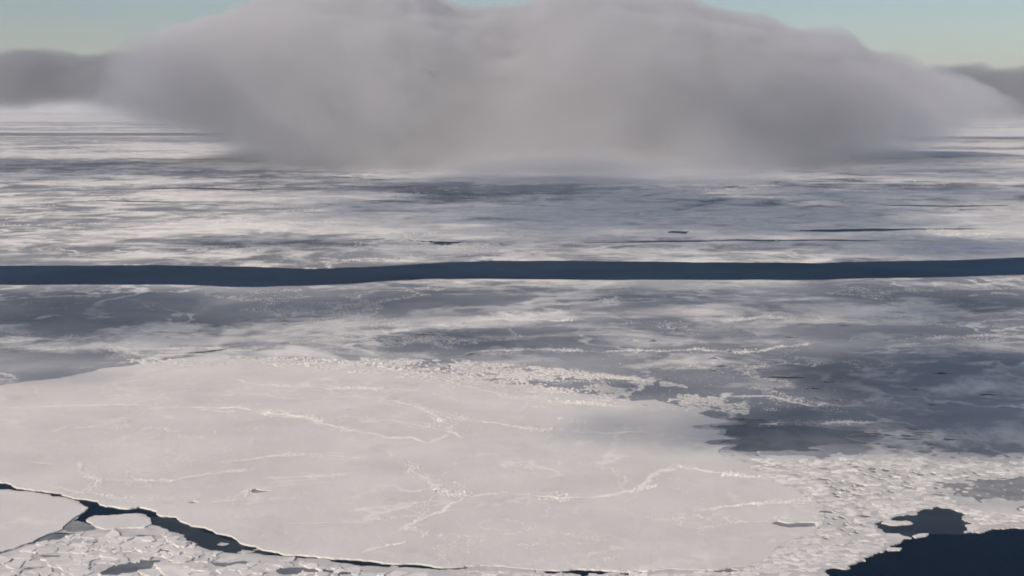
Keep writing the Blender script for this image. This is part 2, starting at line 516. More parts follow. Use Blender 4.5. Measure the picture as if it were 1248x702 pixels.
crack_low_px = [(-120, 596), (0, 596.5), (20, 598), (45, 600.5), (82, 607), (101, 615), (108, 619), (98, 627), (88, 634), (112, 641), (105, 633), (116, 628), (150, 627), (166, 625.5),
                (183, 631), (186, 640), (205, 648), (225, 652), (229, 660), (246, 667), (270, 672), (300, 674.5), (335, 677), (370, 680.5), (420, 686.5),
                (455, 690), (520, 693), (580, 697), (640, 702), (700, 708), (700, 760), (-400, 760), (-400, 600)]
gaps_px = ([(-20, 668), (20, 655), (60, 650), (92, 649), (70, 658), (30, 664), (0, 675)], [(120, 700), (140, 688), (195, 682), (185, 692), (150, 702)],
           [(248, 684), (300, 683), (310, 688), (265, 690)], [(330, 694), (380, 692), (440, 696), (420, 700), (340, 701)], [(40, 676), (90, 674), (80, 679)])
gaps_l = [rough(WL(q, .3), .16, 2.0, rnd=random.Random(k + 50)) for k, q in enumerate(gaps_px)]
rl = random.Random(31)
for _ in range(70):
    x, y = rl.uniform(0, 560), rl.uniform(648, 702)
    if y < 652 + max(0, x - 200) * .12 + max(0, 90 - x) * .3: continue
    a_, h2 = rl.uniform(5, 20), rl.uniform(.8, 2.2)
    if min(math.hypot(x - gx, (y - gy) * 4) for g_ in gaps_px for gx, gy in g_) < 40: continue
    gaps_l.append(rough(WL([(x - a_, y + .3 * h2), (x - .4 * a_, y - h2), (x + .3 * a_, y - .5 * h2), (x + a_, y - .2 * h2), (x + .5 * a_, y + .6 * h2), (x - .2 * a_, y + h2)], .3), .2, 2.0, rnd=rl))
slush_left = plate('slush_ice', rough(WL(crack_low_px, .3), .14, 2.5), .3, -.2, M['slush_light'], gaps_l)
under_left = plate('slush_ice', WL([(-60, 660), (40, 652), (120, 648), (186, 650), (240, 672), (330, 682), (560, 700), (560, 740), (-60, 740)], .1), .1, -.2, M['thin'])
tag(under_left, 'dim grey young ice in the gaps of the bottom left rubble', kind='structure')
tag(slush_left, 'grey frozen slush between the ice cakes at the bottom left', kind='structure')

# ------------------------------------------------------------------ large floes
main_px = [(-260, 572), (-60, 582), (0, 587), (14, 589.5), (20, 594), (42, 597), (60, 599), (82, 604), (95, 607), (120, 611), (128, 616), (146, 618.5), (158, 619), (170, 617), (190, 622), (196, 628), (215, 629),
           (228, 637), (250, 642), (262, 648), (284, 654), (296, 662), (318, 668), (345, 675), (385, 677), (420, 680), (455, 683), (500, 686), (560, 690), (620, 691),
           (660, 694), (720, 693), (790, 696), (850, 694), (905, 690), (935, 680), (955, 664), (985, 650), (1000, 630), (990, 612), (960, 595), (935, 578), (905, 563),
           (886, 557), (876, 549), (890, 543), (866, 542), (858, 539), (878, 535), (897, 534), (872, 529), (880, 524), (846, 522), (842, 519), (876, 516), (890, 513), (866, 509), (850, 503), (870, 498), (835, 496), (800, 487), (770, 489), (735, 481), (690, 479), (640, 470), (560, 457), (450, 446), (350, 438), (250, 434), (190, 441),
           (120, 450), (60, 462), (0, 470), (-120, 478), (-300, 490)]
floe_holes = [
    rough(WL([(937, 636), (948, 634.5), (960, 637), (990, 636), (1000, 637), (995, 641), (962, 643), (950, 641)], 1.25), .1, 3),
    rough(WL([(303, 598), (312, 595.5), (331, 597.5), (322, 599.5), (308, 601)], 1.25), .1, 3),
    strip_px([(345, 638.6), (380, 637.6), (420, 637)], .45, 31, 5, .04),
    rough(WL([(225, 611), (235, 610), (243, 612), (233, 613.5)], 1.25), .1, 3),
    strip_px([(32, 563), (48, 564.5), (64, 567)], .7, 32, 3),
    strip_px([(925, 576), (938, 578), (960, 579.5)], 1.3, 33, 3),
]
main_floe = plate('ice_floe', rough(WL(main_px, 1.25), .14, 3.0, rnd=random.Random(21)), 1.25, -.6, M['floe'], floe_holes)
tag(main_floe, 'huge pale snow covered ice floe filling the sunlit foreground', 'ice floe')
patch = plate('thin_ice', rough(WL([(930, 632), (1003, 632), (1006, 645), (935, 646)], .5), .04, 6), .5, .1, M['slush'])
tag(patch, 'small grey patch of thin ice set into the right edge of the big floe', 'thin ice')
skim = plate('thin_ice', rough(WL([(296, 592), (338, 592), (338, 603), (296, 604)], .5), .04, 6), .5, .1, M['slush'])
tag(skim, 'tiny grey patch of thin ice set into the left half of the big floe', 'thin ice')
skim2 = plate('thin_ice', rough(WL([(218, 606), (248, 606), (248, 616), (218, 616)], .45), .04, 6), .45, .1, M['slush'])
tag(skim2, 'faint grey spot of thin ice just above the dark crack', 'thin ice')

left_px = [(-300, 590), (-100, 596), (0, 598), (20, 598.5), (44, 600.5), (80, 607), (98, 615), (107, 619), (97, 627), (84, 636), (76, 645), (55, 652), (40, 660), (18, 668), (-10, 675), (-120, 690), (-300, 690)]
left_floe = plate('ice_floe', rough(WL(left_px, 1.1), .08, 2.5, rnd=random.Random(5)), 1.1, -.5, M['floe'])
tag(left_floe, 'smooth pale ice floe below the crack at the left edge', 'ice floe')
mini_px = [(105, 634), (116, 629), (135, 628.5), (150, 626.5), (166, 625.5), (183, 631.5), (185, 638), (176, 642.5), (150, 643), (126, 644), (116, 641)]
mini = plate('ice_floe', rough(WL(mini_px, 1.0), .1, 2.0, rnd=random.Random(6)), 1.0, -.5, M['floe'])
tag(mini, 'small rounded pale floe wedged against the crack beside the left floe', 'ice floe')
shelf = plate('thin_ice', rough(WL([(76, 642), (82, 636), (95, 634.5), (113, 640), (117, 645), (100, 648), (82, 648)], .45), .1, 2.5), .45, -.2, M['slush'])
tag(shelf, 'grey thin ice shelf between the left floe and the small floe', 'thin ice')

# blue grey skim ice along the near side of the crack
nil1 = plate('thin_ice', rough(WL([(182, 630), (196, 630), (215, 634), (232, 640), (262, 652), (290, 661), (300, 668), (330, 675), (300, 677), (240, 672), (215, 658), (180, 645)], .12), .06, 3),
             .12, -.1, M['nilas'])
tag(nil1, 'dark blue skim ice along the lower side of the crack', 'thin ice')
nil2 = plate('thin_ice', rough(WL([(1050, 636), (1090, 625), (1121, 615), (1142, 611), (1165, 614), (1190, 624), (1196, 640), (1174, 651), (1131, 651), (1099, 658), (1070, 650)], .32), .08, 3), .32, -.1, M['nilas'])
tag(nil2, 'dark slate sheet of new ice beside the open water at lower right', 'thin ice')
thin3 = plate('thin_ice', rough(WL([(1120, 588), (1170, 576), (1248, 571), (1330, 570), (1330, 618), (1248, 624), (1205, 628), (1160, 618), (1135, 604)], .6), .08, 4), .6, -.1, M['slush'])
tag(thin3, 'grey thin ice dotted with white bits at the right edge', 'thin ice')

sliver = plate('thin_ice', rough(WL([(1198, 596), (1215, 593), (1250, 593.5), (1300, 592), (1300, 600), (1250, 600), (1222, 598)], .42), .1, 2.5), .42, .1, M['nilas'])
tag(sliver, 'dark sliver of new ice within the grey thin ice at the right edge', 'thin ice')
for pts, z, lab in (([(1074, 637), (1077, 634), (1095, 635), (1105, 634.5), (1113, 637.5), (1100, 639), (1085, 639.5)], 1.0, 'slender white floe lying on the dark slate new ice'),
                    ([(1080, 668), (1090, 667), (1099, 667.5), (1097, 670), (1083, 670.5)], .9, 'small white floe adrift at the edge of the dark water'),
                    ([(1112, 653), (1120, 650.5), (1132, 650), (1128, 653), (1117, 655)], .9, 'small white floe between the slate new ice and open water'),
                    ([(1078, 650), (1096, 650), (1111, 655.5), (1098, 661), (1086, 662), (1072, 663), (1068, 656)], .8, 'pale ragged floe in front of the slate new ice'),
                    ([(1176, 640), (1190, 637), (1215, 633), (1248, 628), (1290, 625), (1290, 638), (1248, 640.5), (1231, 640.5), (1202, 645.5), (1176, 650)], .85, 'pale floe edging the dark water at the right margin')):
    o = plate('ice_floe', rough(WL(pts, z), .17, 1.5, rnd=random.Random(hash(lab) % 1 + len(lab))), z, -.4, M['floe'])
    tag(o, lab, 'ice floe')

# ------------------------------------------------------------------ broken ice
def cake_field(region, size, gap, seed, zr, avoid, keep, label, label_many, group, max_single, stuff_label, minlen, mat):
    rnd = random.Random(seed)
    st = sites_in(region, size, rnd)
    # pieces of unequal size: drop some sites so that neighbours grow
    st = [p for p in st if rnd.random() > .15 + .75 * max(0, float(fbm(p[0], p[1], size * 4, 3, seed)) * 2 - .75)]
    cells = voronoi(st, size * 1.7, 20)
    items = []
    for s, c in zip(st, cells):
        if len(c) < 3: continue
        c2, ctr = shrink(c, gap, rnd)
        if not inside(ctr, region) or any(inside(ctr, a) for a in avoid): continue
        if rnd.random() > keep(ctr): continue
        if any(inside(ctr, q) for q in specks) or any(abs(sc[0] - ctr[0]) < 12 and abs(sc[1] - ctr[1]) < 12 and inside(sc, c2) for sc in speck_c): continue
        if any(abs(sc[0] - ctr[0]) < 12 and abs(sc[1] - ctr[1]) < 12 and any(inside(v_, q) for v_ in c2) for sc, q in zip(speck_c, specks)): continue
        if sum(inside(q, region) for q in c2) < len(c2) * .75: continue
        c2 = rough(c2, .24, minlen, rnd=rnd)
        u = [px_of(x, y) for x, y in c2]
        a = abs(sum(u[i][0]*u[(i+1) % len(u)][1] - u[(i+1) % len(u)][0]*u[i][1] for i in range(len(u)))) / 2
        vis = any(-5 < q[0] < 1253 and q[1] < 706 for q in u)
        items.append((a if vis else 0, c2, ctr, rnd.uniform(*zr), rnd))
    items.sort(key=lambda t: -t[0])
    sv, sf = [], []
    for i, (a, c2, ctr, z, rnd) in enumerate(items):
        tx, ty = rnd.uniform(-.05, .05), rnd.uniform(-.05, .05)
        n = len(c2)
        top = [(x, y, z + (x - ctr[0]) * tx + (y - ctr[1]) * ty) for x, y in c2]
        # rounded shoulder: inner ring slightly higher
        inn = [(ctr[0] + (x - ctr[0]) * .86, ctr[1] + (y - ctr[1]) * .86, zz + .08) for x, y, zz in top]
        bot = [(x, y, -.3) for x, y in c2]
        v = inn + top + bot
        f = [tuple(range(n))]
        for k in range(n):
            j = (k + 1) % n
            f.append((k, n + k, n + j, j)); f.append((n + k, 2*n + k, 2*n + j, n + j))
        area = sum(c2[k][0]*c2[(k+1) % n][1] - c2[(k+1) % n][0]*c2[k][1] for k in range(n))
        if area < 0: f = [tuple(reversed(q)) for q in f]
        if i < max_single and a > 0:
            o = mesh_obj('ice_cake', [(p[0]-ctr[0], p[1]-ctr[1], p[2]) for p in v], f, mat)
            o.location = (ctr[0], ctr[1], 0)
            lab = label if i >= 8 else ('largest', 'second largest', 'third largest', 'fourth largest', 'fifth largest', 'sixth largest', 'seventh largest', 'eighth largest')[i] + ' of the ' + label_many
            tag(o, lab, 'ice cake', group)
        else:
            b0 = len(sv)
            sv += v; sf += [tuple(q + b0 for q in t) for t in f]
    if sv:
        o = mesh_obj('brash_ice', sv, sf, mat)
        tag(o, stuff_label, 'brash ice', kind='stuff')

bl_px = [(186, 646), (225, 654), (246, 668), (300, 676), (370, 682), (455, 692), (580, 699), (700, 707), (700, 720), (-60, 720), (-60, 690), (20, 672), (45, 660), (60, 652), (80, 649), (118, 646)]
cake_field(WL(bl_px, .8), 7.6, .3, 4, (.3, 1.2), gaps_l, lambda c: .9,
           'small pale flat ice cake in the rubble below the crack, bottom left', 'pale flat ice cakes below the crack at bottom left', 'ice cakes in the bottom left rubble', 130,
           'small broken ice at the foot of the picture, left', 1.8, M['cake'])

br_px = [(868, 556), (905, 560), (960, 556), (1000, 559), (1050, 552), (1100, 555), (1160, 548), (1200, 552), (1300, 546), (1300, 577), (1180, 582), (1140, 588), (1150, 602), (1170, 612), (1200, 622), (1300, 618), (1300, 628), (1231, 640),
         (1190, 640), (1172, 632), (1179, 626), (1158, 619), (1142, 616), (1121, 621), (1088, 631), (1064, 639), (1078, 652), (1090, 662), (1074, 671), (1045, 677), (1053, 682), (1034, 691), (1002, 691), (985, 712),
         (560, 712), (560, 693), (700, 697), (840, 697), (905, 692), (925, 682), (945, 666), (975, 652), (985, 631), (978, 610), (948, 593), (915, 573)]
gaps_r = [WL(q) for q in ([(985, 622), (1000, 620), (1020, 623), (1005, 626)], [(852, 694), (880, 691), (910, 694), (880, 698)], [(1200, 594), (1250, 592), (1250, 600), (1210, 599)])] + pools
cake_field(WL(br_px, .8), 4.6, .12, 9, (.92, 1.12), gaps_r, lambda c: .93,
           'small pale ice cake in the broken field between big floe and open water', 'ice cakes in the broken field beside the open water', 'ice cakes in the right hand brash field', 170,
           'fine broken ice between the big floe and the open water', 1.5, M['cake'])
# white bits on the grey thin ice
cake_field(WL([(1150, 596), (1248, 584), (1300, 584), (1300, 614), (1210, 620), (1165, 610)], .8), 3.0, .9, 12, (.5, .65), [], lambda c: .13,
           'white ice chip lying on the grey thin ice at the right edge', '', 'ice chips on the thin ice', 0, 'white ice chips on grey thin ice', 1.2, M['cake'])
# belt of crushed floes along the far side of the big floe
belt_px = [(150, 438), (250, 431), (350, 433), (450, 440), (560, 450), (640, 462), (700, 474), (780, 484), (850, 497), (840, 503), (760, 496), (680, 488), (600, 474), (500, 462), (400, 452), (280, 446), (180, 446)]
cake_field(WL(belt_px, 1.2), 3.4, .4, 15, (1.3, 1.7), [], lambda c: (.38 - .27 * min(1, max(0, (px_of(*c)[0] - 450) / 250))) * float(np.clip(fbm(c[0], c[1], 40, 4, 6) * 5 - 1.8, 0, 1.5)),
           'ice cake in the crushed belt along the far edge of the big floe', '', 'ice cakes in the far belt', 0,
           'belt of crushed ice along the far edge of the big floe', 2.0, M['cake'])

cake_field(WL([(380, 432), (560, 438), (700, 450), (820, 466), (910, 486), (915, 506), (860, 506), (820, 496), (700, 488), (560, 466), (380, 450)], 1.2), 3.6, .4, 23, (1.28, 1.5), [],
           lambda c: float(np.clip(fbm(c[0], c[1], 45, 4, 9) * 5 - 2.3, 0, .8)),
           'ice cake scattered along the far right edge of the big floe', '', 'ice cakes at the far right edge', 0,
           'broken ice scattered along the far right edge of the big floe', 1.6, M['floe'])

# ------------------------------------------------------------------ pressure ridges
CUBE = np.array([[-1,-1,-1],[1,-1,-1],[1,1,-1],[-1,1,-1],[-1,-1,1],[1,-1,1],[1,1,1],[-1,1,1]], float) * .5
CF = np.array([[0,3,2,1],[4,5,6,7],[0,1,5,4],[1,2,6,5],[2,3,7,6],[3,0,4,7]])
def blocks(cx, cyy, cz, size, rg):
    n = len(cx)
    s = size[:, None] * rg.uniform([.8, .6, .16], [1.7, 1.3, .40], (n, 3))
    v = CUBE[None] * s[:, None, :] * rg.uniform(.75, 1.25, (n, 8, 3))
    a, b2 = rg.uniform(0, 2*np.pi, n), rg.normal(0, .3, n)
    ca, sa, cb, sb = np.cos(a), np.sin(a), np.cos(b2), np.sin(b2)
    x, y, z = v[..., 0], v[..., 1], v[..., 2]
    y2 = y * cb[:, None] - z * sb[:, None]; z2 = y * sb[:, None] + z * cb[:, None]
    x3 = x * ca[:, None] - y2 * sa[:, None]; y3 = x * sa[:, None] + y2 * ca[:, None]
    V = np.stack([x3 + cx[:, None], y3 + cyy[:, None], z2 + cz[:, None]], -1).reshape(-1, 3)
    Fq = (CF[None] + (np.arange(n) * 8)[:, None, None]).reshape(-1, 4)
    return V, Fq
def ridge_geo(path, width, height, density, seed, zbase, bsize):
    rg = np.random.default_rng(seed)
    rnd = random.Random(seed)
    p = np.array(rough(path, .16, 6.0, closed=False, rnd=rnd))
    d = np.hypot(*(p[1:] - p[:-1]).T); L = np.concatenate([[0], np.cumsum(d)])
    n = max(4, int(L[-1] * density))
    t = rg.uniform(0, L[-1], n)
    # clumps of bigger rubble along the line
    env = .35 + 1.1 * np.clip(fbm(t, t * 0 + seed, 35, 3) * 2.2 - .6, 0, 1)
    fade = np.clip(np.minimum(t, L[-1] - t) / (.12 * L[-1] + 1), .15, 1)
    env = env * fade * np.clip(fbm(t, t * 0 + 5 * seed, 22, 3, 2) * 5 - 1.7, .25, 1)
    strand = rg.random(n)
    side = np.where(strand < .5, 0, np.where(strand < .78, 1, -1)) * (fbm(t, t * 0 + 3 * seed, 60, 3) - .25) * width * 3.2
    x = np.interp(t, L, p[:, 0]) + rg.normal(0, 1, n) * width * .33 * env + side * .5
    y = np.interp(t, L, p[:, 1]) + rg.normal(0, 1, n) * width * .33 * env + side
    z = zbase + rg.uniform(0, 1, n) ** 2 * height * .6 * env
    V, Fq = blocks(x, y, z, bsize * (.45 + env) * rg.uniform(.5, 1.4, n), rg)
    # snow drift that has gathered round the blocks
    m = len(p); off = [-1, -.45, 0, .45, 1]
    tang = np.gradient(p, axis=0); tang /= np.hypot(*tang.T)[:, None] + 1e-9
    nrm = np.stack([-tang[:, 1], tang[:, 0]], 1)
    e = (.3 + 1.2 * np.clip(fbm(L, L * 0 + seed, 35, 3) * 2.2 - .6, 0, 1)) * np.clip(np.minimum(L, L[-1] - L) / (.12 * L[-1] + 1), .05, 1) * np.clip(fbm(L, L * 0 + 5 * seed, 22, 3, 2) * 5 - 2.0, .04, 1)
    rows = []
    for k in off:
        w = k * width * .55 * e * rg.uniform(.6, 1.4, m)
        zz = zbase + (.02 if abs(k) == 1 else (1 - abs(k)) * height * .45) * e * rg.uniform(.6, 1.3, m) - (.15 if abs(k) == 1 else 0)
        rows.append(np.column_stack([p + nrm * w[:, None], zz]))
    D = np.stack(rows, 1).reshape(-1, 3)
    i = np.arange(m - 1)[:, None] * 5 + np.arange(4)[None]
    DF = np.stack([i, i + 5, i + 6, i + 1], -1).reshape(-1, 4)[:, ::-1] + len(V)
    return np.concatenate([V, D]), np.concatenate([Fq, DF])

ridges = [
    ([(-40, 498), (60, 495), (120, 494), (200, 497), (260, 497), (330, 504), (390, 512), (412, 520), (424, 528)], 6, 1.6, 'long thin ridge running in from the left edge of the big floe'),
    ([(236, 499), (300, 502), (350, 503), (385, 512), (400, 517), (440, 527), (500, 533), (522, 540)], 6, 1.6, 'branching ridge from left centre towards the rubble knot of the big floe'),
    ([(420, 482), (470, 487), (500, 494), (530, 506), (552, 518), (545, 530), (518, 541)], 9, 2.2, 'ridge dropping from the far belt to the rubble knot'),
    ([(505, 495), (540, 503), (575, 512), (620, 519), (670, 524), (720, 527), (790, 527)], 6, 1.5, 'ridge running right from the rubble knot into the shade'),
    ([(440, 514), (480, 513), (510, 518), (540, 524), (565, 533)], 7, 1.8, 'short ridge meeting the rubble knot from the left'),
    ([(470, 548), (490, 562), (505, 578), (530, 592), (565, 603), (585, 606)], 7, 1.8, 'ridge slanting down through the middle of the big floe'),
    ([(575, 606), (600, 602), (640, 602), (665, 605), (700, 606), (730, 605), (750, 602), (775, 598), (800, 590)], 8, 2.2, 'bright kinked ridge right of the middle of the big floe'),
    ([(785, 596), (792, 582), (800, 574), (825, 571)], 9, 2.0, 'short ridge climbing from the bright kinked ridge'),
    ([(565, 606), (548, 616), (525, 628), (495, 640), (482, 648)], 5, 1.3, 'faint ridge falling towards the lower left of the big floe'),
    ([(488, 643), (505, 645), (520, 655)], 6, 1.6, 'short bright ridge stub low in the middle of the big floe'),
    ([(440, 672), (470, 665), (495, 660)], 6, 1.2, 'low ridge just above the crack in the middle'),
    ([(322, 583), (350, 581), (385, 580), (425, 577)], 6, 1.6, 'short level ridge in the left half of the big floe'),
    ([(330, 588), (345, 587), (358, 592)], 9, 2.0, 'bright clump of ridge rubble in the left half of the big floe'),
    ([(255, 612), (285, 610), (300, 605), (300, 596)], 5, 1.5, 'hooked ridge left of the tiny grey patch'),
    ([(120, 582), (165, 585), (210, 587), (240, 580), (275, 574), (310, 572)], 5, 1.4, 'wavy ridge above the crack on the left'),
    ([(270, 562), (330, 556), (400, 555), (450, 560)], 6, 1.4, 'low ridge across the left centre of the big floe'),
    ([(820, 566), (860, 574), (905, 580), (945, 581)], 6, 1.6, 'ridge at the right end of the big floe by the brash'),
    ([(845, 620), (900, 616), (960, 612), (1000, 606)], 6, 1.2, 'faint ridge across the right end of the big floe'),
    ([(100, 560), (112, 580), (116, 592), (108, 600)], 5, 1.0, 'faint upright ridge above the crack at far left'),
    ([(60, 592), (110, 600), (150, 607), (180, 610)], 5, 1.0, 'snowy rim following the crack on its upper side'),
    ([(280, 462), (340, 470), (400, 474), (470, 474), (520, 478)], 8, 1.8, 'ridge just inside the far belt of the big floe'),
    ([(560, 470), (620, 484), (690, 490), (770, 496)], 7, 1.6, 'ridge along the upper right margin of the big floe'),
]
for i, (pts, w, h, lab) in enumerate(ridges):
    V, Fq = ridge_geo(WL(pts, 1.25), w * 1.0, h * .42, 8.0, 100 + i, 1.28, .6)
    o = np_mesh_obj('pressure_ridge', V, Fq, M['ridge'])
    tag(o, lab, 'ice ridge', 'pressure ridges on the big floe')
pack_ridges = [
    ([(550, 434), (580, 429), (620, 427), (700, 427), (780, 427), (850, 425), (880, 428), (905, 429), (940, 425), (990, 418), (1010, 416)], 9, 3.0, 'long jagged ridge with dark cracks crossing the shaded pack'),
    ([(560, 391), (600, 389), (640, 390), (680, 391), (720, 390)], 10, 3.0, 'level ridge in the pack below the middle of the lead'),
    ([(640, 367), (690, 371), (740, 366), (790, 364)], 12, 3.0, 'ridge close below the right half of the lead'),
    ([(0, 424), (60, 426), (110, 424), (160, 425), (230, 424), (300, 419)], 9, 2.6, 'ridge along the left side of the shaded pack'),
    ([(840, 387), (880, 391), (930, 385), (990, 388)], 11, 3.0, 'short ridge in the grey pack right of centre'),
    ([(925, 517), (970, 515), (1030, 514), (1090, 512)], 7, 1.6, 'pale ridge along the far side of the dark thin ice'),
    ([(1180, 361), (1215, 357), (1250, 360)], 12, 2.6, 'small ridge near the right end of the lead'),
    ([(1130, 412), (1180, 409), (1248, 405)], 10, 2.6, 'ridge in the shaded pack at the right edge'),
]
for i, (pts, w, h, lab) in enumerate(pack_ridges):
    V, Fq = ridge_geo(WL(pts, .9), w, h * .22, 2.6, 300 + i, .93, .75)
    o = np_mesh_obj('pressure_ridge', V, Fq, M['ridge'])
    tag(o, lab, 'ice ridge', 'pressure ridges in the near pack')

# the fine rubble strewn in threads over the ice, far too much to count
def in_poly(px, py, poly):
    r = np.zeros(len(px), bool); j = len(poly) - 1
    for i in range(len(poly)):
        (xi, yi), (xj, yj) = poly[i], poly[j]
        if yi != yj:
            r ^= ((yi > py) != (yj > py)) & (px < (xj - xi) * (py - yi) / (yj - yi) + xi)
        j = i
    return r
def rubble(region, n, size_px, seed, zbase, thread, w, mask_size, mask_cut, label):
    rg = np.random.default_rng(seed)
    xs, ys = zip(*region)
    px, py = rg.uniform(min(xs), max(xs), n), rg.uniform(min(ys), max(ys), n)
    k = in_poly(px, py, region); px, py = px[k], py[k]
    u, v = (px - 624.0) / F, (351.0 - py) / F
    t = (zbase - CAM_H) / (-sp + v * cp)
    x, y = u * t, (cp + v * sp) * t
    f = fbm(x, y, thread, 6, seed, .55)
    p = np.clip(1 - np.abs(f - .5) / w, 0, 1) ** 1.5 * np.clip((fbm(x, y, mask_size, 4, seed + 1) - mask_cut) * 7, 0, 1)
    p = p + .02 * np.clip((fbm(x, y, mask_size * .5, 4, seed + 2) - .5) * 6, 0, 1)
    k = rg.random(len(x)) < p
    x, y, d = x[k], y[k], t[k]
    size = size_px * d / F * rg.uniform(.4, 1.5, len(x)) ** 1.5
    V, Fq = blocks(x, y, zbase + size * .12, size, rg)
    o = np_mesh_obj('ridge_rubble', V, Fq, M['ridge'])
    tag(o, label, 'ice rubble', kind='stuff')
    return len(x)
nr = [rubble([(-60, 354), (300, 354), (520, 346), (1000, 347), (1300, 341), (1300, 505), (1000, 502), (860, 500), (640, 462), (300, 428), (-60, 450)], 520000, .55, 41, .95, 260, .035, 330, .46, 'countless bits of rubble over the near pack'),
      rubble([(p[0], p[1]) for p in main_px], 340000, .62, 47, 1.3, 150, .025, 130, .46, 'countless bits of rubble strewn over the big floe'),
      rubble([(-60, 210), (1300, 210), (1300, 308), (1000, 316), (600, 313), (380, 322), (-60, 319)], 200000, .8, 45, 1.05, 700, .03, 900, .46, 'countless bits of rubble over the far pack')]
print('rubble', nr)

# ------------------------------------------------------------------ clouds
def profile(pts):
    xs, ys = zip(*pts)
    return lambda x: np.interp(x, xs, ys)
def height_cloud(name, mat, x0, x1, y0, y1, step, top, bottom, eps=1.0):
    """closed lumpy body between two height fields; only where it has thickness"""
    nx, ny = int((x1 - x0) / step) + 1, int((y1 - y0) / step) + 1
    X, Y = np.meshgrid(np.linspace(x0, x1, nx), np.linspace(y0, y1, ny))
    T, B = top(X, Y), bottom(X, Y)
    on = T - B > eps
    T = np.where(on, T, (T + B) / 2); B = np.where(on, B, T)
    T = np.where(on, T, B)
    cell = on[:-1, :-1] | on[1:, :-1] | on[:-1, 1:] | on[1:, 1:]
    top_i = np.full(X.shape, -1); bot_i = np.full(X.shape, -1)
    used = np.zeros_like(on)
    used[:-1, :-1] |= cell; used[1:, :-1] |= cell; used[:-1, 1:] |= cell; used[1:, 1:] |= cell
    top_i[used] = np.arange(used.sum())
    n = int(used.sum())
    inner = used & on
    bot_i[used] = top_i[used]
    bot_i[inner] = n + np.arange(inner.sum())
    V = np.concatenate([np.column_stack([X[used], Y[used], T[used]]), np.column_stack([X[inner], Y[inner], B[inner]])])
    jj, ii = np.nonzero(cell)
    q = lambda I: np.stack([I[jj, ii], I[jj, ii + 1], I[jj + 1, ii + 1], I[jj + 1, ii]], -1)
    return np_mesh_obj(name, V, np.concatenate([q(top_i), q(bot_i)[:, ::-1]]), mat, smooth=True)

# main fog cloud: crest line read as heights above the sea at its own distance
CR = 8000.0
def crest(pts, dist):
    return profile([((px - 624.0) / F * dist, CAM_H + (HORIZON - py) / F * dist) for px, py in pts])
_t3 = np.random.default_rng(9).random((64, 64, 64))
def noise3(x, y, z):
    xi, yi, zi = (np.floor(q).astype(int) for q in (x, y, z))
    fx, fy, fz = (q - i for q, i in ((x, xi), (y, yi), (z, zi)))
    fx, fy, fz = (f * f * (3 - 2 * f) for f in (fx, fy, fz))
    g = lambda a, b2, c: _t3[(xi + a) & 63, (yi + b2) & 63, (zi + c) & 63]
    l0 = (g(0,0,0)*(1-fx) + g(1,0,0)*fx)*(1-fy) + (g(0,1,0)*(1-fx) + g(1,1,0)*fx)*fy
    l1 = (g(0,0,1)*(1-fx) + g(1,0,1)*fx)*(1-fy) + (g(0,1,1)*(1-fx) + g(1,1,1)*fx)*fy
    return l0*(1-fz) + l1*fz
def fbm3(x, y, z, size, octv, seed):
    s_, a_, t_ = 0, 1.0, 0
    x, y, z = x/size + seed*7.7, y/size - seed*3.1, z/size + seed*1.7
    for k in range(octv):
        s_ = s_ + a_*noise3(x, y, z); t_ += a_; a_ *= .52; x, y, z = x*2.03 + 5, y*2.03, z*2.03 - 3
    return s_/t_ - .5
top_px = [(100, 120), (130, 104), (150, 74), (165, 46), (182, 30), (205, 22), (232, 15), (265, 11), (300, -2), (335, -12), (420, -28), (500, -22), (560, -2), (600, 7), (640, -3), (700, -24), (780, -24), (835, -8), (872, 4), (905, 10), (950, 19), (975, 30), (1000, 31), (1040, 40), (1062, 54), (1085, 63), (1110, 63), (1128, 72), (1150, 80), (1190, 92), (1240, 112)]
base_px = [(100, 138), (150, 148), (200, 160), (260, 176), (330, 192), (400, 206), (480, 214), (900, 214), (980, 205), (1060, 192), (1120, 176), (1180, 160), (1240, 146)]
